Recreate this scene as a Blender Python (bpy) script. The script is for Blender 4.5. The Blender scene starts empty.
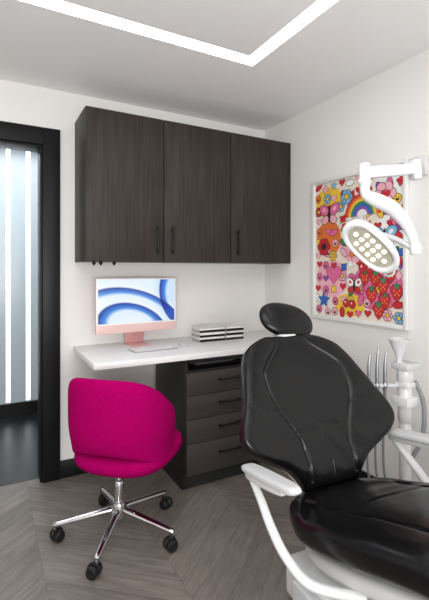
import bpy, bmesh, math, random
from mathutils import Vector, Matrix
random.seed(7)
COL = bpy.context.scene.collection
bpy.context.scene.view_settings.view_transform = 'Standard'

# ------------------------------------------------------------------ materials
def new_mat(name, color, rough=0.5, metal=0.0, coat=0.0, emit=None, estr=0.0):
    m = bpy.data.materials.new(name); m.use_nodes = True
    b = m.node_tree.nodes["Principled BSDF"]
    b.inputs["Base Color"].default_value = (*color, 1)
    b.inputs["Roughness"].default_value = rough
    b.inputs["Metallic"].default_value = metal
    b.inputs["Coat Weight"].default_value = coat
    b.inputs["Coat Roughness"].default_value = .1
    if emit:
        b.inputs["Emission Color"].default_value = (*emit, 1)
        b.inputs["Emission Strength"].default_value = estr
    return m
def N(m, t, **kw):
    n = m.node_tree.nodes.new(t)
    for k, v in kw.items(): setattr(n, k, v)
    return n
def L(m, a, b): m.node_tree.links.new(a, b)
def noise_mat(name, c1, c2, scale=(1,1,1), nscale=5, rough=0.5, bump=0.0, metal=0, detail=6, coat=0.0, bscale=None, spec=None):
    m = new_mat(name, c1, rough, metal, coat)
    b = m.node_tree.nodes["Principled BSDF"]
    if spec is not None: b.inputs["Specular IOR Level"].default_value = spec
    tc = N(m, "ShaderNodeTexCoord"); mp = N(m, "ShaderNodeMapping"); mp.inputs["Scale"].default_value = scale
    nz = N(m, "ShaderNodeTexNoise"); nz.inputs["Scale"].default_value = nscale; nz.inputs["Detail"].default_value = detail
    cr = N(m, "ShaderNodeValToRGB")
    cr.color_ramp.elements[0].position = .3; cr.color_ramp.elements[1].position = .7
    cr.color_ramp.elements[0].color = (*c1, 1); cr.color_ramp.elements[1].color = (*c2, 1)
    L(m, tc.outputs["Object"], mp.inputs[0]); L(m, mp.outputs[0], nz.inputs["Vector"])
    L(m, nz.outputs[0], cr.inputs[0]); L(m, cr.outputs[0], b.inputs["Base Color"])
    if bump:
        bn = N(m, "ShaderNodeBump"); bn.inputs["Strength"].default_value = bump; bn.inputs["Distance"].default_value = .002
        src = nz.outputs[0]
        if bscale:
            n2 = N(m, "ShaderNodeTexNoise"); n2.inputs["Scale"].default_value = bscale; n2.inputs["Detail"].default_value = 3
            L(m, tc.outputs["Object"], n2.inputs["Vector"]); src = n2.outputs[0]
        L(m, src, bn.inputs["Height"]); L(m, bn.outputs[0], b.inputs["Normal"])
    return m

M_WALL = noise_mat("wall_paint", (.78,.77,.755), (.795,.785,.77), nscale=3, rough=.7, bump=.05, bscale=300)
M_CEIL = noise_mat("ceiling_paint", (.88,.88,.88), (.90,.90,.90), nscale=2, rough=.8)
M_BLACKTRIM = noise_mat("black_trim_paint", (.006,.006,.0065), (.009,.009,.009), nscale=4, rough=.4, spec=.2)
M_WOOD = noise_mat("dark_wood_laminate", (.022,.0175,.0155), (.046,.037,.033), scale=(14,14,.7), nscale=5, rough=.5, bump=.1, detail=8, spec=.22)
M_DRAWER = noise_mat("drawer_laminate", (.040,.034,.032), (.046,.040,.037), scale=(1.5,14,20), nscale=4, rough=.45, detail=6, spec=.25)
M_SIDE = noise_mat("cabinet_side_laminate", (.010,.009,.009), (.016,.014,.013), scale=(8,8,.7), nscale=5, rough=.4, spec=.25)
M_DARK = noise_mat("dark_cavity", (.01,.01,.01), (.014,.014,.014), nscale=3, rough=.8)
M_HANDLE = noise_mat("black_metal_handle", (.003,.003,.003), (.005,.005,.005), nscale=20, rough=.35, spec=.3)
M_DESK = noise_mat("white_quartz", (.80,.80,.80), (.81,.81,.81), nscale=12, rough=.35)
M_FABRIC = noise_mat("magenta_wool", (.29,.0,.080), (.39,.001,.115), nscale=160, rough=.95, bump=.5, bscale=420, spec=.03)
M_CHROME = noise_mat("polished_chrome", (.62,.62,.64), (.66,.66,.68), nscale=3, rough=.12, metal=1)
M_RUBBER = noise_mat("black_rubber", (.008,.008,.008), (.012,.012,.012), nscale=20, rough=.45, spec=.3)
M_LEATHER = noise_mat("black_leather", (.0020,.0020,.0023), (.0035,.0035,.004), nscale=8, rough=.27, bump=.55, bscale=13, spec=.30)
M_WHITE = noise_mat("white_enamel", (.62,.625,.63), (.64,.645,.65), nscale=3, rough=.3, coat=.2)
M_FRAME = noise_mat("white_picture_frame", (.74,.74,.73), (.76,.76,.75), nscale=3, rough=.4)
M_GREY = noise_mat("light_grey_plastic", (.50,.51,.52), (.54,.55,.56), nscale=5, rough=.4)
M_STEEL = noise_mat("brushed_steel", (.32,.33,.35), (.42,.43,.45), scale=(1,1,10), nscale=8, rough=.3, metal=.9)
M_HOSE = noise_mat("grey_hose", (.20,.21,.22), (.26,.27,.28), nscale=30, rough=.5)
M_PINK = noise_mat("pink_aluminium", (.66,.36,.35), (.70,.40,.39), nscale=4, rough=.35, metal=.2)
M_PINKL = noise_mat("pale_pink_glass", (.70,.48,.46), (.73,.51,.49), nscale=4, rough=.2)
M_KEYW = noise_mat("white_keys", (.8,.8,.8), (.85,.85,.85), nscale=40, rough=.4)
M_PAPER = noise_mat("paper_pages", (.70,.68,.63), (.8,.78,.74), scale=(1,1,60), nscale=8, rough=.8)
M_BOOKB = noise_mat("black_book_cover", (.006,.006,.007), (.009,.009,.010), nscale=10, rough=.4, spec=.3)
M_BOOKW = noise_mat("white_book_cover", (.78,.78,.77), (.82,.82,.81), nscale=10, rough=.4)
M_STRIP = new_mat("led_strip_glow", (1,1,1), .5, emit=(1,.98,.96), estr=5)
M_STRIP2 = new_mat("corridor_led_glow", (1,1,1), .5, emit=(.97,.98,1), estr=4)
M_HALLW = noise_mat("blue_grey_gloss_panel", (.42,.48,.52), (.49,.55,.59), scale=(1,1,.3), nscale=1.5, rough=.25)
M_HALLF = noise_mat("black_slate_floor", (.006,.008,.010), (.016,.018,.021), nscale=6, rough=.35, spec=.3)
M_LED = new_mat("warm_led", (1,.95,.8), .3, emit=(1,.90,.66), estr=.9)
M_LENS = noise_mat("warm_reflector", (.36,.33,.26), (.44,.41,.33), nscale=25, rough=.12, coat=.6)

def floor_mat():
    m = new_mat("grey_oak_chevron", (.3,.27,.25), .45)
    b = m.node_tree.nodes["Principled BSDF"]
    def MA(op, a, bb=None, c=None):
        n = N(m, "ShaderNodeMath", operation=op)
        for i, v in enumerate((a, bb, c)):
            if v is None: continue
            if isinstance(v, (int, float)): n.inputs[i].default_value = v
            else: L(m, v, n.inputs[i])
        return n.outputs[0]
    tc = N(m, "ShaderNodeTexCoord"); mp = N(m, "ShaderNodeMapping")
    L(m, tc.outputs["Object"], mp.inputs[0])
    sp = N(m, "ShaderNodeSeparateXYZ"); L(m, mp.outputs[0], sp.inputs[0])
    W = 1.0; pw = .145
    p = MA("DIVIDE", MA("ADD", sp.outputs[0], 20.28), W)
    fr = MA("FRACT", p); band = MA("FLOOR", MA("MULTIPLY", p, 2))
    tri = MA("ABSOLUTE", MA("SUBTRACT", fr, .5))
    q = MA("ADD", sp.outputs[1], MA("MULTIPLY", tri, W*0.85))
    qi = MA("DIVIDE", MA("ADD", q, 10), pw)
    idx = MA("FLOOR", qi); qf = MA("FRACT", qi)
    gap = MA("MINIMUM", qf, MA("SUBTRACT", 1, qf))
    gapm = MA("LESS_THAN", gap, .014)
    bf = MA("FRACT", MA("MULTIPLY", p, 2)); bg = MA("MINIMUM", bf, MA("SUBTRACT", 1, bf))
    gapb = MA("LESS_THAN", bg, .0025)
    g = MA("MULTIPLY", MA("MAXIMUM", gapm, gapb), .42)
    cb = N(m, "ShaderNodeCombineXYZ")
    L(m, idx, cb.inputs[0]); L(m, band, cb.inputs[1])
    wn = N(m, "ShaderNodeTexWhiteNoise"); L(m, cb.outputs[0], wn.inputs["Vector"])
    cv = N(m, "ShaderNodeCombineXYZ")
    L(m, MA("MULTIPLY", q, 26), cv.inputs[0]); L(m, MA("MULTIPLY", sp.outputs[0], 4.0), cv.inputs[1])
    L(m, MA("ADD", MA("MULTIPLY", band, 3.7), MA("MULTIPLY", wn.outputs[0], 9)), cv.inputs[2])
    nz = N(m, "ShaderNodeTexNoise"); nz.inputs["Scale"].default_value = 1.6; nz.inputs["Detail"].default_value = 9
    nz.inputs["Roughness"].default_value = .75; nz.inputs["Distortion"].default_value = .5
    L(m, cv.outputs[0], nz.inputs["Vector"])
    n3 = N(m, "ShaderNodeTexNoise"); n3.inputs["Scale"].default_value = 3.5; n3.inputs["Detail"].default_value = 3
    L(m, tc.outputs["Object"], n3.inputs["Vector"])
    v = MA("ADD", nz.outputs[0], MA("MULTIPLY", MA("SUBTRACT", wn.outputs[0], .5), .13))
    v = MA("ADD", v, MA("MULTIPLY", MA("SUBTRACT", n3.outputs[0], .5), .25))
    cr = N(m, "ShaderNodeValToRGB")
    cr.color_ramp.elements[0].position = .25; cr.color_ramp.elements[1].position = .78
    cr.color_ramp.elements[0].color = (.092,.078,.068, 1); cr.color_ramp.elements[1].color = (.28,.250,.224, 1)
    L(m, v, cr.inputs[0])
    mx = N(m, "ShaderNodeMix", data_type='RGBA')
    L(m, g, mx.inputs[0]); L(m, cr.outputs[0], mx.inputs[6]); mx.inputs[7].default_value = (.04,.035,.032,1)
    L(m, mx.outputs[2], b.inputs["Base Color"])
    bn = N(m, "ShaderNodeBump"); bn.inputs["Strength"].default_value = .2; bn.inputs["Distance"].default_value = .002
    L(m, nz.outputs[0], bn.inputs["Height"]); L(m, bn.outputs[0], b.inputs["Normal"])
    return m
M_FLOOR = floor_mat()

# ------------------------------------------------------------------ geometry
def g_box(lo, hi, bev=.003, seg=2):
    bm = bmesh.new(); bmesh.ops.create_cube(bm, size=1)
    lo, hi = Vector(lo), Vector(hi); c = (lo+hi)/2; d = hi-lo
    for v in bm.verts: v.co = Vector((v.co.x*d.x+c.x, v.co.y*d.y+c.y, v.co.z*d.z+c.z))
    if bev > 0:
        bmesh.ops.bevel(bm, geom=bm.edges[:], offset=min(bev, min(d)*.45), segments=seg, affect='EDGES', profile=.5)
    bm.verts.index_update()
    r = ([v.co.copy() for v in bm.verts], [[v.index for v in f.verts] for f in bm.faces]); bm.free(); return r
def catmull(pts, sub):
    pts = [tuple(p) for p in pts]; n = len(pts); k = len(pts[0]); out = []
    for i in range(n-1):
        p0 = pts[max(i-1,0)]; p1 = pts[i]; p2 = pts[i+1]; p3 = pts[min(i+2,n-1)]
        for j in range(sub):
            t = j/sub
            out.append(tuple(.5*((2*p1[a])+(-p0[a]+p2[a])*t+(2*p0[a]-5*p1[a]+4*p2[a]-p3[a])*t*t+(-p0[a]+3*p1[a]-3*p2[a]+p3[a])*t**3) for a in range(k)))
    out.append(pts[-1]); return out
def g_tube(pts, r, n=14, sub=1, flat=1.0, rnd=True):
    if not isinstance(r, (list, tuple)): r = [r]*len(pts)
    P = [(*p, rr) for p, rr in zip(pts, r)]
    if sub > 1: P = catmull(P, sub)
    C = [Vector(p[:3]) for p in P]; R = [p[3] for p in P]
    if rnd:
        d0 = (C[0]-C[1]).normalized(); d1 = (C[-1]-C[-2]).normalized()
        C = [C[0]+d0*R[0]*.25]+C+[C[-1]+d1*R[-1]*.25]; R = [R[0]*.8]+R+[R[-1]*.8]
    vs, fs = [], []; up = None
    for i, c in enumerate(C):
        t = (C[min(i+1,len(C)-1)]-C[max(i-1,0)]).normalized()
        if up is None:
            up = Vector((0,0,1)) if abs(t.z) < .9 else Vector((1,0,0))
        s = t.cross(up).normalized(); up = s.cross(t).normalized()
        for k in range(n):
            a = 2*math.pi*k/n
            vs.append(c+s*math.cos(a)*R[i]+up*math.sin(a)*R[i]*flat)
    for i in range(len(C)-1):
        for k in range(n):
            fs.append([i*n+k, i*n+(k+1)%n, (i+1)*n+(k+1)%n, (i+1)*n+k])
    fs.append(list(range(n))[::-1]); fs.append([(len(C)-1)*n+k for k in range(n)])
    return vs, fs
def g_lathe(prof, c=(0,0,0), n=32, sx=1, sy=1, ex=2.0):
    vs, fs = [], []
    for (r, z) in prof:
        for k in range(n):
            a = 2*math.pi*k/n; ca, sa = math.cos(a), math.sin(a)
            x = math.copysign(abs(ca)**(2/ex), ca)*r*sx; y = math.copysign(abs(sa)**(2/ex), sa)*r*sy
            vs.append(Vector((c[0]+x, c[1]+y, c[2]+z)))
    for i in range(len(prof)-1):
        for k in range(n):
            fs.append([i*n+k, i*n+(k+1)%n, (i+1)*n+(k+1)%n, (i+1)*n+k])
    fs.append(list(range(n))[::-1]); fs.append([(len(prof)-1)*n+k for k in range(n)])
    return vs, fs
def g_pad(spine, S, hw, T, wing=lambda s: 0, groove=lambda x, s: 0, ns=70, nq=100, pe=7, pq=3.2):
    vs, fs = [], []
    def row(i, side):
        s = S*(1-math.cos(math.pi*i/ns))/2
        y, z = spine(s); y2, z2 = spine(s+.002); y1, z1 = spine(s-.002)
        t = Vector((0, y2-y1, z2-z1)).normalized(); n = Vector((0, -t.z, t.y))
        if n.z < 0: n = -n
        fe = max(0, 1-abs(2*s/S-1)**pe)**(1/pe*2.2)
        for j in range(nq+1):
            q = math.sin(math.pi/2*(2*j/nq-1)); x = q*hw(s)
            fq = max(0, 1-abs(q)**pq)**(1/pq)
            h = T*.5*fe*fq
            o = side*h + wing(s)*q*q
            if side > 0: o -= groove(x, s)*min(1, fe*fq*1.5)
            vs.append(Vector((x, y, z))+n*o)
    for i in range(ns+1): row(i, 1)
    k = nq+1; base = len(vs)
    for i in range(ns+1): row(i, -1)
    for i in range(ns):
        for j in range(nq):
            a = i*k+j; fs.append([a, a+1, a+k+1, a+k]); a += base; fs.append([a, a+k, a+k+1, a+1])
    return vs, fs
def xf(g, mat): return [mat@Vector(v) for v in g[0]], g[1]

def obj(name, geos, mat, parent=None, smooth=True, label=None, category=None, ang=40, weld=False, **props):
    """vertices are given in the top thing's frame; origin moves to bbox centre (base for top level)"""
    vs, fs, mi, mats = [], [], [], []
    for g in geos:
        gm = mat
        if len(g) == 3: gm = g[2]; g = (g[0], g[1])
        if gm not in mats: mats.append(gm)
        o = len(vs); vs += [Vector(v) for v in g[0]]
        for f in g[1]: fs.append([o+i for i in f]); mi.append(mats.index(gm))
    xs = [v.x for v in vs]; ys = [v.y for v in vs]; zs = [v.z for v in vs]
    c = Vector(((min(xs)+max(xs))/2, (min(ys)+max(ys))/2, (min(zs)+max(zs))/2 if parent else min(zs)))
    if props.pop("keep", False): c = Vector((0,0,0))
    me = bpy.data.meshes.new(name); me.from_pydata([v-c for v in vs], [], fs)
    for m in mats: me.materials.append(m)
    for p, i in zip(me.polygons, mi): p.material_index = i; p.use_smooth = smooth
    bm = bmesh.new(); bm.from_mesh(me)
    if weld: bmesh.ops.remove_doubles(bm, verts=bm.verts[:], dist=1e-5)
    bmesh.ops.recalc_face_normals(bm, faces=bm.faces[:]); bm.to_mesh(me); bm.free()
    if smooth: me.set_sharp_from_angle(angle=math.radians(ang))
    ob = bpy.data.objects.new(name, me); ob.location = c; COL.objects.link(ob)
    if parent:
        ob.parent = parent
        off = Vector(parent.get("_o", (0,0,0))); ob.location = c-off; ob["_o"] = tuple(c)
    if label: ob["label"] = label
    if category: ob["category"] = category
    for k, v in props.items(): ob[k] = v
    return ob
def empty(name, loc, rot=0, label=None, category=None, **props):
    e = bpy.data.objects.new(name, None); e.location = loc; e.rotation_euler = (0,0,math.radians(rot)); e.empty_display_size = .1
    COL.objects.link(e); e["label"] = label; e["category"] = category
    for k, v in props.items(): e[k] = v
    return e
def top_mesh_origin(ob): ob["_o"] = tuple(ob.location)

# ------------------------------------------------------------------ room
XR, YB, ZC, XL, YF = 1.98, 2.77, 2.43, -1.9, -1.8
ST = dict(kind="structure")
SA, SB = 1.842, 1.926   # ceiling slot along the back wall
SC, SD = 1.218, 1.294   # ceiling slot along the right wall
obj("floor", [g_box((XL-.1, YF, -.05), (XR+.1, YB+.06, 0), 0)], M_FLOOR, smooth=False, keep=True, **ST)
obj("ceiling", [g_box((XL-.1, YF, ZC), (SC, SA, ZC+.08), 0), g_box((XL-.1,SB,ZC),(XR+.1,YB+.12,ZC+.08),0),
    g_box((SD,YF,ZC),(XR+.1,SB,ZC+.08),0), g_box((XL-.1,SA,ZC+.02),(SD,SB,ZC+.08),0), g_box((SC,YF,ZC+.02),(SD,SA,ZC+.08),0)], M_CEIL, smooth=False, **ST)
obj("wall_back", [g_box((.30,YB,0),(XR+.1,YB+.12,ZC),0), g_box((XL-.1,YB,0),(-.65,YB+.12,ZC),0), g_box((-.65,YB,2.075),(.30,YB+.12,ZC),0)], M_WALL, smooth=False, **ST)
obj("wall_right", [g_box((XR,YF,0),(XR+.1,YB,ZC),0)], M_WALL, smooth=False, **ST)
obj("wall_left", [g_box((XL-.1,YF,0),(XL,YB,ZC),0)], M_WALL, smooth=False, **ST)
fr = [g_box((.308,YB-.02,0),(.41,YB,2.18),.002), g_box((-.76,YB-.02,0),(-.655,YB,2.18),.002), g_box((-.655,YB-.02,2.075),(.308,YB,2.18),.002),
      g_box((.295,YB-.005,0),(.308,YB+.14,2.075),.001), g_box((-.655,YB-.005,0),(-.63,YB+.14,2.075),.001), g_box((-.63,YB-.005,2.06),(.295,YB+.14,2.075),.001)]
obj("trim_1", fr, M_BLACKTRIM, **ST)
obj("baseboard_back", [g_box((.41,YB-.015,0),(XR,YB,.11),.003)], M_BLACKTRIM, **ST)
obj("baseboard_right", [g_box((XR-.015,YF,0),(XR,YB-.015,.11),.003)], M_BLACKTRIM, **ST)
obj("floor_corridor", [g_box((XL,YB+.06,-.05),(1.6,4.3,0),0)], M_HALLF, smooth=False, **ST)
obj("wall_corridor", [g_box((XL,4.15,.12),(.162,4.25,ZC),0),g_box((.195,4.15,.12),(.325,4.25,ZC),0),g_box((.36,4.15,.12),(1.6,4.25,ZC),0),
    g_box((.162,4.165,.12),(.195,4.25,ZC),0),g_box((.325,4.165,.12),(.36,4.25,ZC),0)], M_HALLW, smooth=False, **ST)
obj("baseboard_corridor", [g_box((XL,4.13,0),(1.6,4.25,.12),0)], M_BLACKTRIM, smooth=False, **ST)
obj("ceiling_corridor", [g_box((XL,YB+.12,ZC),(1.6,4.25,ZC+.08),0)], M_CEIL, smooth=False, **ST)
obj("wall_corridor_end", [g_box((1.5,YB+.12,0),(1.6,4.13,ZC),0)], M_HALLW, smooth=False, **ST)
for x0 in (.162, .325):
    obj("wall_light_strip", [g_box((x0+.001,4.152,.13),(x0+.032,4.164,ZC-.02),0)], M_STRIP2, smooth=False,
        label="vertical white LED strip recessed in the corridor wall", category="light strip", group="corridor light strips")
obj("ceiling_light_strip", [g_box((XL,SA+.002,ZC+.004),(SD-.001,SB-.001,ZC+.018),0), g_box((SC+.002,YF,ZC+.004),(SD-.001,SA+.001,ZC+.018),0)], M_STRIP, smooth=False,
    label="L-shaped white LED strip recessed into the ceiling", category="ceiling light")

# ------------------------------------------------------------------ wall cabinet
wc = empty("wall_cabinet", (1.24, 2.605, 1.355), 0, "dark wood wall cabinet with three doors hung above the desk", "cabinet")
def W(lo, hi, o): return tuple(a-b for a, b in zip(lo, o)), tuple(a-b for a, b in zip(hi, o))
o = (1.24, 2.605, 1.355)
def wb(par_o, lo, hi, bev=.002): a, b = W(lo, hi, par_o); return g_box(a, b, bev)
obj("body", [wb(o,(.50,2.462,1.355),(.518,YB,2.244)), wb(o,(1.95,2.442,1.355),(XR-.001,YB,2.244)), wb(o,(.518,2.462,1.357),(1.95,YB,1.375)), wb(o,(.518,2.462,2.226),(1.95,YB,2.244)),
    wb(o,(.518,YB-.012,1.375),(1.95,YB,2.226)), wb(o,(.968,2.466,1.375),(.984,YB-.012,2.226)), wb(o,(1.455,2.466,1.375),(1.471,YB-.012,2.226))], M_WOOD, wc)
for (a, b, hx) in ((.50,.974,.932),(.980,1.460,1.03),(1.466,1.948,1.511)):
    d = obj("door", [wb(o,(a,2.44,1.358),(b,2.461,2.242),.0015)], M_WOOD, wc)
    h = [wb(o,(hx-.006,2.408,1.405),(hx+.006,2.418,1.58),.003), wb(o,(hx-.005,2.416,1.42),(hx+.005,2.441,1.432),.002), wb(o,(hx-.005,2.416,1.553),(hx+.005,2.441,1.565),.002)]
    obj("handle", h, M_HANDLE, d, label="black bar handle")
for x in (.56,.60,.68):
    obj("cable_clip", [xf(g_tube([(x,2.50,1.3555),(x,2.50,1.343)],.011),Matrix.Translation(-Vector(o))), xf(g_tube([(x,2.50,1.345),(x,2.50,1.335)],.006),Matrix.Translation(-Vector(o)))], M_HANDLE, wc, label="small black clip")

# ------------------------------------------------------------------ desk + drawers
obj("desktop", [g_box((.488,2.18,.788),(XR-.001,YB-.001,.822),.002)], M_DESK, label="white stone desktop fixed along the wall", category="desk")
o = (1.305, 2.45, 0)
dc = empty("drawer_cabinet", o, 0, "dark brown four-drawer base cabinet under the desktop", "cabinet")
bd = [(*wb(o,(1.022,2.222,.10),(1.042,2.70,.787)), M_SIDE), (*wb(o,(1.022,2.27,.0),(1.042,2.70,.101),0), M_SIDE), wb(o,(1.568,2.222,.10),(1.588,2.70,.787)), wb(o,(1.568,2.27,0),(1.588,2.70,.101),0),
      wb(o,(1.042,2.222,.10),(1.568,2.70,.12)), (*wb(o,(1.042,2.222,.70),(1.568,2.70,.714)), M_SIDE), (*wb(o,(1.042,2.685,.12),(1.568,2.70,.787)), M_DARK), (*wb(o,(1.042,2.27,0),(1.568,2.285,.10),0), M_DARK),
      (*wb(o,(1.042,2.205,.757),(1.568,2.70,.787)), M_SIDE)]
obj("body", bd, M_DRAWER, dc)
zs = [.706,.570,.432,.290,.105]
for i in range(4):
    z1, z0 = zs[i]-.0015, zs[i+1]+.0015
    d = obj("drawer", [wb(o,(1.024,2.20,z0),(1.586,2.221,z1),.0015)], M_DRAWER, dc)
    hz = (z0+z1)/2+(.012 if i<3 else .02)
    obj("handle", [wb(o,(1.22,2.168,hz-.005),(1.39,2.178,hz+.005),.003), wb(o,(1.235,2.176,hz-.004),(1.245,2.201,hz+.004),.002), wb(o,(1.365,2.176,hz-.004),(1.375,2.201,hz+.004),.002)], M_HANDLE, d, label="black bar handle")
obj("paper_tray", [(*g_box((1.12,2.30,.715),(1.45,2.55,.722),.002),M_SIDE), g_box((1.14,2.32,.7225),(1.42,2.52,.728),.001)], M_HOSE, label="dark paper tray in the open slot above the drawers", category="tray")

# ------------------------------------------------------------------ computer
comp = empty("desktop_computer", (.868, 2.62, .822), 3, "pink all-in-one computer showing blue swirls on the desk", "computer")
obj("housing", [g_box((-.2735,0,.083),(.2735,.012,.433),.005,3)], M_PINK, comp)
obj("chin", [g_box((-.272,-.0025,.084),(.272,.0,.137),.001)], M_PINKL, comp)
ms = new_mat("screen_wallpaper", (.02,.02,.02), .2)
b = ms.node_tree.nodes["Principled BSDF"]
tc = N(ms,"ShaderNodeTexCoord")
def rings(center, sc, stops, rot=0):
    m1 = N(ms,"ShaderNodeMapping"); m1.inputs["Rotation"].default_value=(0,math.radians(rot),0)
    mp = N(ms,"ShaderNodeMapping")
    mp.inputs["Location"].default_value = (-center[0]*sc[0],0,-center[1]*sc[2]); mp.inputs["Scale"].default_value = sc
    L(ms,tc.outputs["Object"],m1.inputs[0]); L(ms,m1.outputs[0],mp.inputs[0])
    ln = N(ms,"ShaderNodeVectorMath",operation='LENGTH'); L(ms,mp.outputs[0],ln.inputs[0])
    cr = N(ms,"ShaderNodeValToRGB"); els = cr.color_ramp.elements
    els[0].position=stops[0][0]; els[0].color=(*stops[0][1],1); els[1].position=stops[1][0]; els[1].color=(*stops[1][1],1)
    for p,c in stops[2:]:
        e = els.new(p); e.color=(*c,1)
    L(ms,ln.outputs["Value"],cr.inputs[0]); return cr.outputs[0]
Wt=(.74,.86,.98); Bl=(.004,.035,.33); Lb=(.06,.27,.75); Pk=(.84,.91,1)
r1 = rings((.02,-.17),(2.2,0,3.6),[(0,Pk),(.36,Wt),(.42,Lb),(.52,Bl),(.55,Pk),(.70,Wt),(.76,Lb),(.85,Bl),(.88,Pk),(1,Wt)],-18)
r2 = rings((.30,-.05),(3.2,0,2.2),[(0,Wt),(.30,Pk),(.36,Lb),(.46,Bl),(.49,Pk),(.66,(1,1,1)),(1,(1,1,1))],15)
mx = N(ms,"ShaderNodeMix",data_type='RGBA',blend_type='MULTIPLY'); mx.inputs[0].default_value=1
L(ms,r1,mx.inputs[6]); L(ms,r2,mx.inputs[7]); L(ms,mx.outputs[2],b.inputs["Emission Color"]); b.inputs["Emission Strength"].default_value=1.0
obj("bezel", [g_box((-.272,-.0015,.137),(.272,.0,.431),.0005)], M_KEYW, comp)
obj("screen", [g_box((-.260,-.003,.147),(.260,-.0014,.422),.0003)], ms, comp)
obj("stand", [g_box((-.065,-.07,0),(.065,.085,.006),.003), xf(g_box((-.065,.0,0),(.065,.006,.19),.002), Matrix.Translation((0,.07,.003))@Matrix.Rotation(math.radians(14),4,'X'))], M_PINK, comp)
kb = empty("keyboard", (.90,2.42,.822), 3, "slim white keyboard on the desk", "keyboard")
obj("body", [g_box((-.14,-.057,0),(.14,.057,.006),.003)], M_STEEL, kb)
ks=[]
for r_ in range(5):
    for c_ in range(14):
        if r_==0 and 3<=c_<=8: 
            if c_==3: ks.append(g_box((-.135+3*.0193,-.053,.006),(-.135+9*.0193-.003,-.053+.018,.009),.0008,1))
            continue
        ks.append(g_box((-.135+c_*.0193,-.053+r_*.0213,.006),(-.135+c_*.0193+.0165,-.053+r_*.0213+.018,.009),.0008,1))
obj("keys", ks, M_KEYW, kb)
obj("computer_mouse", [g_lathe([(.001,.0),(.028,.0),(.031,.006),(.026,.015),(.012,.021),(.001,.022)],(1.115,2.46,.822),24,1,1.7)], M_GREY, label="pale grey computer mouse beside the keyboard", category="mouse")

# books
def book(x0,x1,y0,y1,z,h,m,lab):
    c=obj("book",[g_box((x0,y0,z),(x1,y1,z+.003),.0008,1),g_box((x0,y0,z+h-.0035),(x1,y1,z+h-.0005),.0008,1),g_box((x0,y0,z),(x1,y0+.003,z+h-.0005),.0008,1)],m,label=lab,category="book",group="books stacked on the desk")
    top_mesh_origin(c)
    p=obj("pages",[g_box((x0+.003,y0+.003,z+.003),(x1-.004,y1-.004,z+h-.0035),0)],M_PAPER,c)
for k,(xa,xb,n) in enumerate(((1.262,1.455,6),(1.466,1.605,6))):
    z=.8222
    for i in range(n):
        m = M_BOOKB if i%2==0 else M_BOOKW
        dx=random.uniform(-.003,.003); h=.0145 if i%2==0 else .016
        book(xa+dx,xb+dx,2.50+random.uniform(0,.005),2.635-random.uniform(0,.01),z,h,m,("black" if i%2==0 else "white")+" hardcover book lying in a stack on the desk"); z+=h+.0002

# ------------------------------------------------------------------ framed art on right wall
art = empty("framed_artwork", (XR, 1.822, .985), 0, "colourful pop-style collage print in a white frame", "picture")
Y0,Y1,Z1 = -.3665,.3665,.915
FW=.022
obj("frame",[g_box((-.026,Y0,0),(-.001,Y0+FW,Z1),.003),g_box((-.026,Y1-FW,0),(-.001,Y1,Z1),.003),g_box((-.026,Y0+FW,0),(-.001,Y1-FW,FW),.003),g_box((-.026,Y0+FW,Z1-FW),(-.001,Y1-FW,Z1),.003),
    g_box((-.011,Y0+.01,.01),(-.004,Y1-.01,Z1-.01),0)],M_FRAME,art)
PC = {k:noise_mat("ink_"+k,v,tuple(min(1,c*1.1) for c in v),nscale=20,rough=.6) for k,v in dict(red=(.50,.015,.025),pink=(.64,.12,.27),lpink=(.74,.37,.44),yellow=(.74,.47,.04),orange=(.66,.16,.025),
     blue=(.03,.11,.40),sky=(.17,.40,.62),green=(.035,.20,.08),purple=(.22,.07,.33),black=(.012,.012,.012),white=(.76,.76,.74),cream=(.72,.63,.55)).items()}
shapes=[]; lay=[0]
AW,AH=.683,.865
def S2(pts,c):
    lay[0]+=1; x=-.0115-lay[0]*.000005
    vs=[Vector((x, .3415-min(max(a,0),AW), .025+min(max(b_,0),AH))) for a,b_ in pts]
    shapes.append((vs,[list(range(len(vs)))],PC[c]))
def ell(a,b_,ra,rb,c,rot=0,n=22,ol=True):
    def mk(e): return [(a+math.cos(rot)*math.cos(t)*(ra+e)-math.sin(rot)*math.sin(t)*(rb+e), b_+math.sin(rot)*math.cos(t)*(ra+e)+math.cos(rot)*math.sin(t)*(rb+e)) for t in [2*math.pi*i/n for i in range(n)]]
    if ol: S2(mk(.0035),"black")
    S2(mk(0),c)
def star(a,b_,r,c,k=5,inn=.45,ph=0):
    def mk(e): return [(a+(r+e)*(1 if i%2==0 else inn)*math.sin(ph+math.pi*i/k), b_+(r+e)*(1 if i%2==0 else inn)*math.cos(ph+math.pi*i/k)) for i in range(2*k)]
    S2(mk(.004),"black"); S2(mk(0),c)
def heart(a,b_,r,c,ol=True):
    def mk(e): return [(a+(r+e)*16*math.sin(t)**3/17, b_+(r+e)*(13*math.cos(t)-5*math.cos(2*t)-2*math.cos(3*t)-math.cos(4*t))/17) for t in [2*math.pi*i/28 for i in range(28)]]
    if ol: S2(mk(.003),"black")
    S2(mk(0),c)
def flower(a,b_,r,c,cc):
    for i in range(6): ell(a+r*.6*math.cos(i*1.047),b_+r*.6*math.sin(i*1.047),r*.42,r*.42,c,n=12)
    ell(a,b_,r*.35,r*.35,cc,n=12)
def smile(a,b_,r,c):
    ell(a,b_,r,r,c); ell(a-r*.35,b_+r*.25,r*.1,r*.18,"black",n=10,ol=False); ell(a+r*.35,b_+r*.25,r*.1,r*.18,"black",n=10,ol=False)
    S2([(a+r*.55*math.cos(t),b_-.05*r+r*.55*math.sin(t)) for t in [math.pi+math.pi*i/10 for i in range(11)]],"black")
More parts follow.
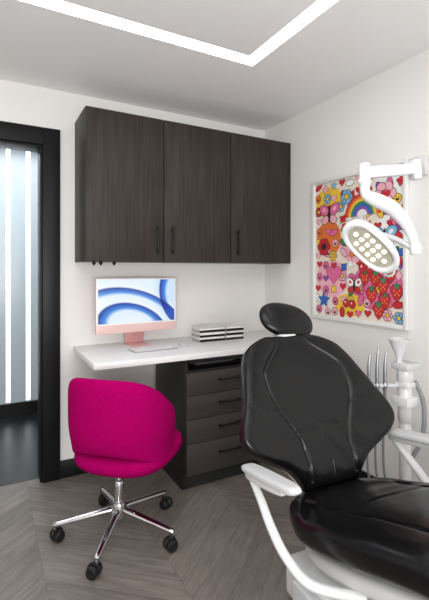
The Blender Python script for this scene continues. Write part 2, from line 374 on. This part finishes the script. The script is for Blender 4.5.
def cherry(a,b_,r):
    S2([(a-r,b_),(a-r+.003,b_),(a+.004,b_+r*2.4),(a,b_+r*2.4)],"green"); S2([(a+r,b_),(a+r+.003,b_),(a+.004,b_+r*2.4),(a,b_+r*2.4)],"green")
    ell(a-r,b_,r,r,"red"); ell(a+r*1.1,b_-r*.2,r,r,"red"); ell(a-r*1.3,b_+r*.3,r*.2,r*.3,"white",n=8,ol=False); ell(a+r*.8,b_+r*.1,r*.2,r*.3,"white",n=8,ol=False); ell(a+r*.6,b_+r*2.4,r*.7,r*.3,"green",.4)
def berry(a,b_,r):
    S2([(a-r-.003,b_+r*.5),(a-r*.6,b_+r),(a+r*.6,b_+r),(a+r+.003,b_+r*.5),(a+r*.55,b_-r*.65),(a,b_-r*1.2),(a-r*.55,b_-r*.65)],"black")
    S2([(a-r,b_+r*.5),(a-r*.6,b_+r*.9),(a+r*.6,b_+r*.9),(a+r,b_+r*.5),(a+r*.5,b_-r*.6),(a,b_-r*1.1),(a-r*.5,b_-r*.6)],"red")
    for q in ((-.4,.3),(.4,.3),(0,0),(-.3,-.3),(.3,-.3)): ell(a+q[0]*r,b_+q[1]*r,r*.08,r*.12,"yellow",n=6,ol=False)
    star(a,b_+r*.9,r*.6,"green")
lay[0]=1; S2([(0,0),(AW,0),(AW,AH),(0,AH)],"cream")
for (a,b_,ra,rb,c) in ((.12,.74,.12,.10,"yellow"),(.58,.74,.10,.11,"white"),(.12,.50,.11,.12,"orange"),(.35,.45,.13,.11,"lpink"),(.58,.50,.10,.10,"white"),(.15,.24,.14,.12,"lpink"),(.50,.20,.18,.14,"pink"),(.30,.08,.12,.07,"yellow")):
    ell(a,b_,ra,rb,c,ol=False,n=30)
cols=["red","pink","lpink","yellow","orange","blue","sky","green","purple","white","lpink","red"]
rr=random.Random(11)
for i in range(10):
    for j in range(12):
        a=.035+i*.069+rr.uniform(-.014,.014); b_=.035+j*.073+rr.uniform(-.014,.014)
        k=rr.randrange(6); c=rr.choice(cols)
        if k==0: heart(a,b_,.025,rr.choice(["red","pink","lpink","purple"]))
        elif k==1: star(a,b_,.030,rr.choice(["yellow","orange","sky","white","red"]),ph=rr.uniform(0,1))
        elif k==2: flower(a,b_,.032,c,"yellow")
        elif k==3: smile(a,b_,.024,rr.choice(["yellow","pink","orange","lpink"]))
        elif k==4: star(a,b_,.030,c,4,.6,rr.uniform(0,1))
        else: ell(a,b_,.034,.018,c,rr.uniform(0,3))
for k,c in enumerate(("red","orange","yellow","green","blue","purple","white")):
    r=.135-k*.016; S2([(.40+r*math.cos(t),.62+r*math.sin(t)) for t in [math.pi*i/16 for i in range(17)]],c)
def butterfly(a,b_,s,c,c2):
    for k in (-1,1):
        ell(a+k*.55*s,b_+.35*s,.5*s,.38*s,c,k*.6); ell(a+k*.42*s,b_-.42*s,.36*s,.3*s,c2,-k*.6)
        ell(a+k*.55*s,b_+.38*s,.2*s,.15*s,c2,k*.6,ol=False)
    ell(a,b_,.08*s,.6*s,"black")
butterfly(.13,.66,.085,"pink","lpink"); flower(.56,.72,.075,"lpink","pink"); heart(.17,.27,.07,"pink"); smile(.38,.43,.055,"yellow")
butterfly(.56,.48,.08,"sky","white"); flower(.08,.45,.055,"red","black"); butterfly(.34,.20,.06,"white","red"); heart(.57,.72,.03,"red")
for p in ((.50,.24),(.60,.27),(.47,.15),(.56,.12),(.64,.17),(.55,.20),(.42,.25),(.52,.06)): berry(*p,.042)
cherry(.43,.31,.026); cherry(.62,.35,.026); cherry(.30,.09,.024)
flower(.28,.75,.045,"sky","yellow"); flower(.64,.58,.04,"pink","yellow"); heart(.28,.56,.04,"red"); star(.08,.10,.055,"blue")
obj("print",shapes,PC["white"],art,smooth=False)

# ------------------------------------------------------------------ magenta swivel chair
CR=46
tc_ = empty("swivel_chair", (.582,2.046,0), CR, "magenta upholstered swivel chair on a chrome five-star base", "chair")
prof=[(.01,.347),(.12,.348),(.19,.354),(.230,.368),(.250,.388),(.256,.408),(.252,.428),(.236,.442),(.20,.450),(.12,.454),(.01,.455)]
obj("seat",[g_lathe(prof,(.065,-.030,0),56,1.05,.95,2.7)],M_FABRIC,tc_,ang=80)
def back_shell():
    vs,fs=[],[]; nu,nv=90,26; th=.042
    def P(u,v,off):
        ph=math.radians(108)*u; a=abs(u)
        zt=.545+.277*max(0,1-a**2.6)**.78
        zb=.395+.075*max(0,math.cos(ph*1.15))**1.1
        z=zb+(zt-zb)*v
        k=(z-.42)/.37
        rx=.214+.006*k; ry=.228
        # the shell tucks in towards the seat, leaving a waist above the cushion edge
        tuck=1-.05*math.exp(-((k-.12)/.18)**2)
        e=2.4; cx,sy=math.cos(ph),math.sin(ph)
        x=-math.copysign(abs(cx)**(2/e),cx)*rx*tuck; y=math.copysign(abs(sy)**(2/e),sy)*ry*tuck
        x-= .020*max(0,k)*math.cos(ph)
        y*= 1-.08*max(0,k-.5)*(1-a)
        n=Vector((x/rx,y/ry,0)).normalized()
        ed=max(0,1-abs(2*v-1)**8)**.5; eu=max(0,1-a**18)**.5
        return Vector((x+.012,y-.024,z))+n*off*ed*eu
    for side in (1,-1):
        for i in range(nu+1):
            for j in range(nv+1):
                v=(1-math.cos(math.pi*j/nv))/2
                vs.append(P(2*i/nu-1,v,side*th/2+.006))
    k=nv+1; B=(nu+1)*k
    for i in range(nu):
        for j in range(nv):
            a=i*k+j; fs.append([a,a+1,a+k+1,a+k]); fs.append([B+a,B+a+k,B+a+k+1,B+a+1])
    for i in range(nu):
        for j in (0,nv):
            a=i*k+j; fs.append([a,a+k,B+a+k,B+a])
    for j in range(nv):
        for i in (0,nu):
            a=i*k+j; fs.append([a,a+1,B+a+1,B+a])
    return vs,fs
obj("backrest",[back_shell()],M_FABRIC,tc_,ang=80)
obj("seat_cushion",[g_lathe([(.01,.452),(.15,.453),(.19,.457),(.206,.468),(.202,.484),(.175,.497),(.08,.505),(.01,.506)],(.080,-.030,0),44,1.16,.93,2.5)],M_FABRIC,tc_,ang=80)
obj("column",[g_tube([(0,0,.15),(0,0,.26)],.022,20),g_tube([(0,0,.25),(0,0,.338)],.016,20),g_tube([(0,0,.334),(0,0,.349)],.07,24)],M_CHROME,tc_)
obj("hub",[g_lathe([(.01,.085),(.034,.085),(.038,.10),(.038,.14),(.03,.158),(.01,.16)],(0,0,0),28)],M_CHROME,tc_)
for k in range(5):
    an=math.radians(20-CR+72*k); c,s=math.cos(an),math.sin(an)
    lg=obj("leg",[g_tube([(c*.03,s*.03,.125),(c*.16,s*.16,.105),(c*.305,s*.305,.082)],[.020,.017,.014],14,5,.8),g_tube([(c*.30,s*.30,.09),(c*.30,s*.30,.058)],.009)],M_CHROME,tc_)
    sw=an+random.uniform(-1.2,1.2)+1.2; t=Vector((math.cos(sw),math.sin(sw),0)); nn=Vector((-t.y,t.x,0)); c0=Vector((c*.30,s*.30,.029))-t*.012
    hood=[]
    for q in range(9):
        a=math.radians(200*q/8-10); hood.append(c0+t*math.cos(a)*.0275+Vector((0,0,math.sin(a)*.0275)))
    cs=obj("caster",[g_tube([tuple(p) for p in hood],.007,8), g_tube([tuple(c0-nn*.02),tuple(c0+nn*.02)],.006,8), g_tube([(c*.30,s*.30,.062),(c*.30,s*.30,.05)],.012,10)],M_RUBBER,tc_)
    for sd in (-1,1):
        w0=c0+nn*sd*.008; w1=c0+nn*sd*.024
        obj("wheel",[g_tube([tuple(w0),tuple(w1)],.027,24)],M_RUBBER,cs)

# ------------------------------------------------------------------ dental chair
dch = empty("dental_chair", (1.088,1.103,0), -4, "reclining dental chair with black leather upholstery and white frame", "dental chair")
def interp(kn):
    P=catmull(kn,8)
    def f(s):
        s=min(max(s,kn[0][0]),kn[-1][0])
        for i in range(len(P)-1):
            if P[i+1][0]>=s:
                a,b_=P[i],P[i+1]; t=(s-a[0])/max(1e-9,b_[0]-a[0]); return a[1]+(b_[1]-a[1])*t
        return P[-1][1]
    return f
th=math.radians(58)
def spB(s): return (.0+math.cos(th)*s+.06*(s/.56-.5)**2, .53+math.sin(th)*s)
hwB=interp([(0,.12),(.04,.140),(.08,.180),(.115,.250),(.15,.312),(.19,.340),(.235,.335),(.31,.302),(.40,.270),(.475,.243),(.52,.210),(.55,.160),(.572,.10)])
def gr(d,w=.006,dep=.012): return dep*math.exp(-(d/w)**2)
def sm(x): return x*x*(3-2*x) if 0<x<1 else (0 if x<=0 else 1)
def grB(x,s):
    a=abs(x); g=0
    xc=.100+.085*sm((s-.12)/.24)-.12*sm((s-.40)/.16)
    if s>.03: g=max(g,gr(a-xc,.0035,.008))
    if a<xc: g=max(g,gr(s-.215+.18*a,.0035,.006))
    if s<.215: g=max(g,gr(a,.003,.004))
    if a>xc: g=max(g,gr(s-.27-.30*(a-xc),.0035,.006))
    # soft creases near the waist and along the wings
    g+=.0022*math.sin(52*s+11*math.sin(7*a))*math.exp(-((s-.13)/.08)**2)
    g+=.0014*math.sin(70*s-25*a)*math.exp(-((a-.22)/.05)**2)
    if a<xc: g+=.005*(a/xc)**6
    else: g+=.005*math.exp(-(a-xc)/.015)
    return g
wB=interp([(0,.005),(.2,.06),(.4,.045),(.565,.015)])
obj("backrest",[g_pad(spB,.572,hwB,.10,wB,grB,ns=140,nq=160,pq=3.4)],M_LEATHER,dch,ang=180,weld=True)
def spB2(s): y,z=spB(s); return (y+.05,z-.028)
obj("backrest_shell",[g_pad(spB2,.55,lambda s:hwB(s)*.82,.05,lambda s:wB(s)*.6,ns=30,nq=30)],M_WHITE,dch,ang=180,weld=True)
R=Matrix.Translation((.045,.36,1.083))@Matrix.Rotation(math.radians(-34),4,'X')@Matrix.Rotation(math.radians(14),4,'Y')
obj("headrest",[xf(g_lathe([(math.sin(math.pi*i/24)**.8*1.0+.001,-math.cos(math.pi*i/24)*.45) for i in range(25)],(0,0,0),40,1,1,2.2),
     R@Matrix.Rotation(math.radians(90),4,'X')@Matrix.Diagonal((.130,.084,.072,1)))],M_LEATHER,dch,ang=180)
obj("headrest_bracket",[g_tube([(.0,.36,.95),(.02,.39,1.02),(.04,.39,1.08)],.022,12,5,.5), g_box((-.025,.29,.99),(.055,.345,1.032),.012,3)],M_WHITE,dch)
interp_z=interp([(-.03,.475),(.0,.485),(.15,.512),(.3,.56),(.5,.632),(.62,.655),(.8,.63),(1.05,.56),(1.3,.50)])
def spS(s): t=s-.03; return (-t, interp_z(t))
hwS=interp([(0,.14),(.03,.185),(.09,.225),(.2,.262),(.45,.275),(.8,.25),(1.1,.21),(1.25,.16),(1.3,.08)])
def grS(x,s):
    a=abs(x); g=gr(a-.165,.0035,.009) if s>.08 else 0
    if a<.165: g=max(g,gr(s-.30,.0035,.007))
    g+=.0035*math.sin(52*s+12*math.sin(8*x+1))*math.exp(-((s-.16)/.11)**2)
    g+=.0018*math.sin(38*s+30*x)*math.exp(-((s-.40)/.14)**2)
    g+=.006*(a/.165)**6 if a<.165 else .006*math.exp(-(a-.165)/.015)
    return g
obj("seat",[g_pad(spS,1.3,hwS,.15,lambda s:.01,grS,ns=170,nq=130,pq=2.8)],M_LEATHER,dch,ang=180,weld=True)
def spS2(s): y,z=spS(s+.05); return (y,z-.078)
obj("seat_frame",[g_pad(spS2,1.15,lambda s:hwS(s)*.88,.08,ns=40,nq=40)],M_WHITE,dch,ang=180,weld=True)
obj("base",[g_box((-.30,-.75,.0),(.30,.05,.05),.02,3), g_box((-.17,-.55,.05),(.17,-.05,.30),.05,4), g_box((-.25,-.62,.28),(.25,-.06,.40),.015,3)],M_WHITE,dch)
for sd in (-1,1):
    obj("side_panel",[g_box((.264*sd-.016,-.58,.31),(.264*sd+.016,-.14,.385),.008,3)],M_GREY,dch,label="light grey base side panel")
for sd in (-1,1):
    X=.345*sd if sd<0 else .335; dy=0 if sd<0 else .05; dz=-.010*(sd>0); k_=1.0 if sd<0 else 1.25
    arm=obj("armrest",[g_tube([(X,-.02+dy,.640+dz),(X,-.075+dy,.60+dz),(X*1.0,-.13+dy,.55),(X*.98,-.20+dy,.50),(X*.90,-.28+dy,.468),(X*.60,-.36+dy,.46)],[q*k_ for q in (.011,.013,.014,.0145,.0145,.0145)],16,6,.85)],M_WHITE,dch)
    def spA(s): t=s-.02; return (-t+dy, .668+dz+.17*t)
    pg=g_pad(spA,.28,interp([(0,.018*k_),(.03,.026*k_),(.14,.028*k_),(.25,.024*k_),(.28,.014*k_)]),.026,ns=30,nq=24)
    obj("armrest_pad",[([v+Vector((X,0,0)) for v in pg[0]],pg[1])],M_GREY,arm,ang=180,weld=True)
    pg2=g_pad(lambda s:(-(s-.01)+dy, .649+dz+.17*(s-.02)),.21,interp([(0,.01),(.03,.018),(.13,.02),(.21,.010)]),.024,ns=20,nq=16)
    obj("armrest_bracket",[([v+Vector((X,0,0)) for v in pg2[0]],pg2[1])],M_WHITE,arm,ang=180,weld=True)

# ------------------------------------------------------------------ dental light on wall arm
A=(1.314,.933,1.657)
D0=Vector((1.98,1.39,1.84))
dl=empty("dental_light",tuple(D0),0,"white articulated dental operating light above the chair","dental light")
def rel(*pts): return [tuple(Vector(p)-D0) for p in pts]
obj("wall_mount",[xf(g_box((1.955,1.345,1.79),(1.979,1.435,1.89),.006),Matrix.Translation(-D0))],M_WHITE,dl)
obj("support_arm",[g_tube(rel((1.975,1.39,1.84),A),.012)],M_WHITE,dl)
va=Vector((1.305,.936,1.654)); vb=Vector((1.1165,.985,1.628)); dx=(vb-va).normalized(); dyv=Vector((0,0,1)).cross(dx).normalized(); dz_=dx.cross(dyv)
BM=Matrix(((dx.x,dyv.x,dz_.x,va.x-D0.x),(dx.y,dyv.y,dz_.y,va.y-D0.y),(dx.z,dyv.z,dz_.z,va.z-D0.z),(0,0,0,1)))
ln=(vb-va).length
obj("arm",[xf(g_box((-.005,-.014,-.019),(ln,.014,.018),.005,3),BM), xf(g_box((-.012,-.018,-.038),(.018,.018,.030),.006,3),BM),
           g_tube(rel((1.112,.987,1.654),(1.112,.987,1.59)),.019,20), g_tube(rel((1.112,.987,1.602),(1.112,.987,1.595)),.0225,20)],M_WHITE,dl)
obj("curved_arm",[g_tube(rel((1.112,.987,1.59),(1.118,.984,1.555),(1.150,.966,1.535),(1.190,.944,1.512),(1.228,.924,1.468),(1.252,.911,1.418),(1.262,.905,1.372)),[.016,.018,.024,.024,.020,.016,.014],18,5),
           g_tube(rel((1.262,.905,1.385),(1.262,.905,1.358)),.018,18)],M_WHITE,dl)
obj("yoke",[g_tube(rel((1.262,.905,1.37),(1.25,.95,1.40),(1.225,1.0,1.425),(1.18,1.01,1.42),(1.15,.993,1.40)),.010,14,5)],M_GREY,dl)
Lx=Vector((.6314,-.3456,-.69)).normalized(); Nn=Vector((-.7697,-.365,-.522)).normalized(); Sy=Nn.cross(Lx).normalized()
HM=Matrix(((Lx.x,Sy.x,Nn.x,0),(Lx.y,Sy.y,Nn.y,0),(Lx.z,Sy.z,Nn.z,0),(0,0,0,1)))
HT=Matrix.Translation(Vector((1.130,.978,1.380))-D0)@HM@Matrix.Scale(.97,4)
obj("lamp_head",[xf(g_lathe([(.02,-.055),(.06,-.052),(.088,-.038),(.099,-.018),(.102,.004),(.099,.012),(.088,.014),(.082,.010),(.079,.002),(.01,.002)],(0,0,0),48,1.14,.58,2.4),HT)],M_WHITE,dl,ang=60)
obj("lamp_lens",[xf(g_lathe([(.001,.0025),(.078,.0025),(.078,.0045),(.001,.0045)],(0,0,0),40,1.14,.58,2.4),HT)],M_LENS,dl)
for i in range(6):
    for j in range(3):
        if i in (0,5) and j!=1: continue
        obj("led",[xf(g_lathe([(.001,.0046),(.0085,.0046),(.0085,.0058),(.005,.008),(.001,.0085)],((i-2.5)*.0268,(j-1)*.025,0),14,1,1,2.4),HT)],M_LED,dl)
obj("handle",[xf(g_tube([(.095,-.028,-.01),(.108,-.040,-.004),(.122,-.030,.002),(.124,-.012,0),(.112,.0,-.008)],.0045,10,4),HT)],M_GREY,dl)

# ------------------------------------------------------------------ instrument unit behind the chair
U0=Vector((1.671,1.251,0))
iu=empty("dental_instrument_stand",tuple(U0),0,"white dental suction unit with handpieces and funnel cup","dental unit")
def ru(*pts): return [tuple(Vector(p)-U0) for p in pts]
obj("base",[g_lathe([(.01,0),(.15,0),(.16,.012),(.15,.03),(.05,.045),(.01,.046)],(0,0,0),32)],M_WHITE,iu)
obj("post",[g_tube([(0,0,.04),(0,0,.62)],.026,20),g_tube([(0,0,.62),(0,0,.80)],.031,24),g_box((-.042,-.042,.69),(.042,.042,.735),.006),g_box((-.036,-.036,.775),(.036,.036,.80),.005),g_tube([(0,0,.80),(0,0,.86)],.036,24),g_tube([(0,0,.55),(0,0,.57)],.036,24)],M_WHITE,iu)
obj("holder",[g_tube(ru((1.671,1.251,.78),(1.60,1.29,.78),(1.52,1.335,.78)),.010,12,3), g_tube(ru((1.671,1.251,.85),(1.66,1.258,.87),(1.646,1.264,.88)),.018,12,3), g_box((-.045,-.045,.855),(.055,.045,.885),.008)],M_GREY,iu)
obj("funnel_cup",[g_lathe([(.010,.86),(.012,.90),(.018,.925),(.036,.965),(.046,.99),(.041,.992),(.026,.96),(.008,.93)],ru((1.646,1.264,0))[0],28)],M_WHITE,iu,ang=60)
for (x,y,zt) in ((1.527,1.33,.925),(1.559,1.312,.95),(1.591,1.295,.935)):
    obj("handpiece",[g_tube(ru((x,y,.70),(x,y,.80),(x+.001,y,.88),(x+.006,y-.003,zt)),[.006,.0085,.007,.0045],12,5), g_tube(ru((x,y,.768),(x,y,.79)),.013,14)],M_STEEL,iu)
    obj("hose",[g_tube(ru((x,y,.705),(x-.004,y,.62),(x-.006,y+.005,.50),(x+.002,y,.36),(x+.04,y-.02,.26),(1.655,1.26,.20)),.0055,8,6)],M_HOSE,iu)
obj("suction_tube",[g_tube(ru((1.70,1.22,.80),(1.73,1.2,.70),(1.72,1.2,.55),(1.69,1.235,.45)),.01,10,5)],M_HOSE,iu)

# ------------------------------------------------------------------ lights
def area(name, loc, rot, size, power, sy=None, col=(1,1,1)):
    l=bpy.data.lights.new(name,'AREA'); l.energy=power; l.size=size; l.color=col
    if sy: l.shape='RECTANGLE'; l.size_y=sy
    ob=bpy.data.objects.new(name,l); ob.location=loc; ob.rotation_euler=[math.radians(a) for a in rot]; COL.objects.link(ob); return ob
area("bounce_fill",(-.3,-1.2,1.2),(125,0,-18),1.6,78,1.0,(1,.99,.975))  # added fill, unseen behind the camera, aimed up to brighten the ceiling
area("ceiling_fill",(.2,.6,2.40),(0,0,0),1.2,13,1.2,(1,.99,.975))
area("corridor_fill",(0,3.5,2.40),(0,0,0),1.2,20,.8,(.9,.96,1))  # added lamp out of view, brightens the corridor beyond the door
w=bpy.data.worlds.new("world"); bpy.context.scene.world=w; w.use_nodes=True
w.node_tree.nodes["Background"].inputs[0].default_value=(1,.995,.985,1); w.node_tree.nodes["Background"].inputs[1].default_value=.85

# ------------------------------------------------------------------ camera
cd=bpy.data.cameras.new("camera"); cam=bpy.data.objects.new("camera",cd); COL.objects.link(cam)
cd.sensor_fit='AUTO'; cd.sensor_width=36; cd.lens=418.6/600*36; cd.shift_y=-29/600; cd.clip_start=.02
cam.location=(0,0,1.3); cam.rotation_euler=(math.radians(90),0,math.radians(-28.7))
bpy.context.scene.camera=cam
for ob in bpy.data.objects:
    if "_o" in ob: del ob["_o"]
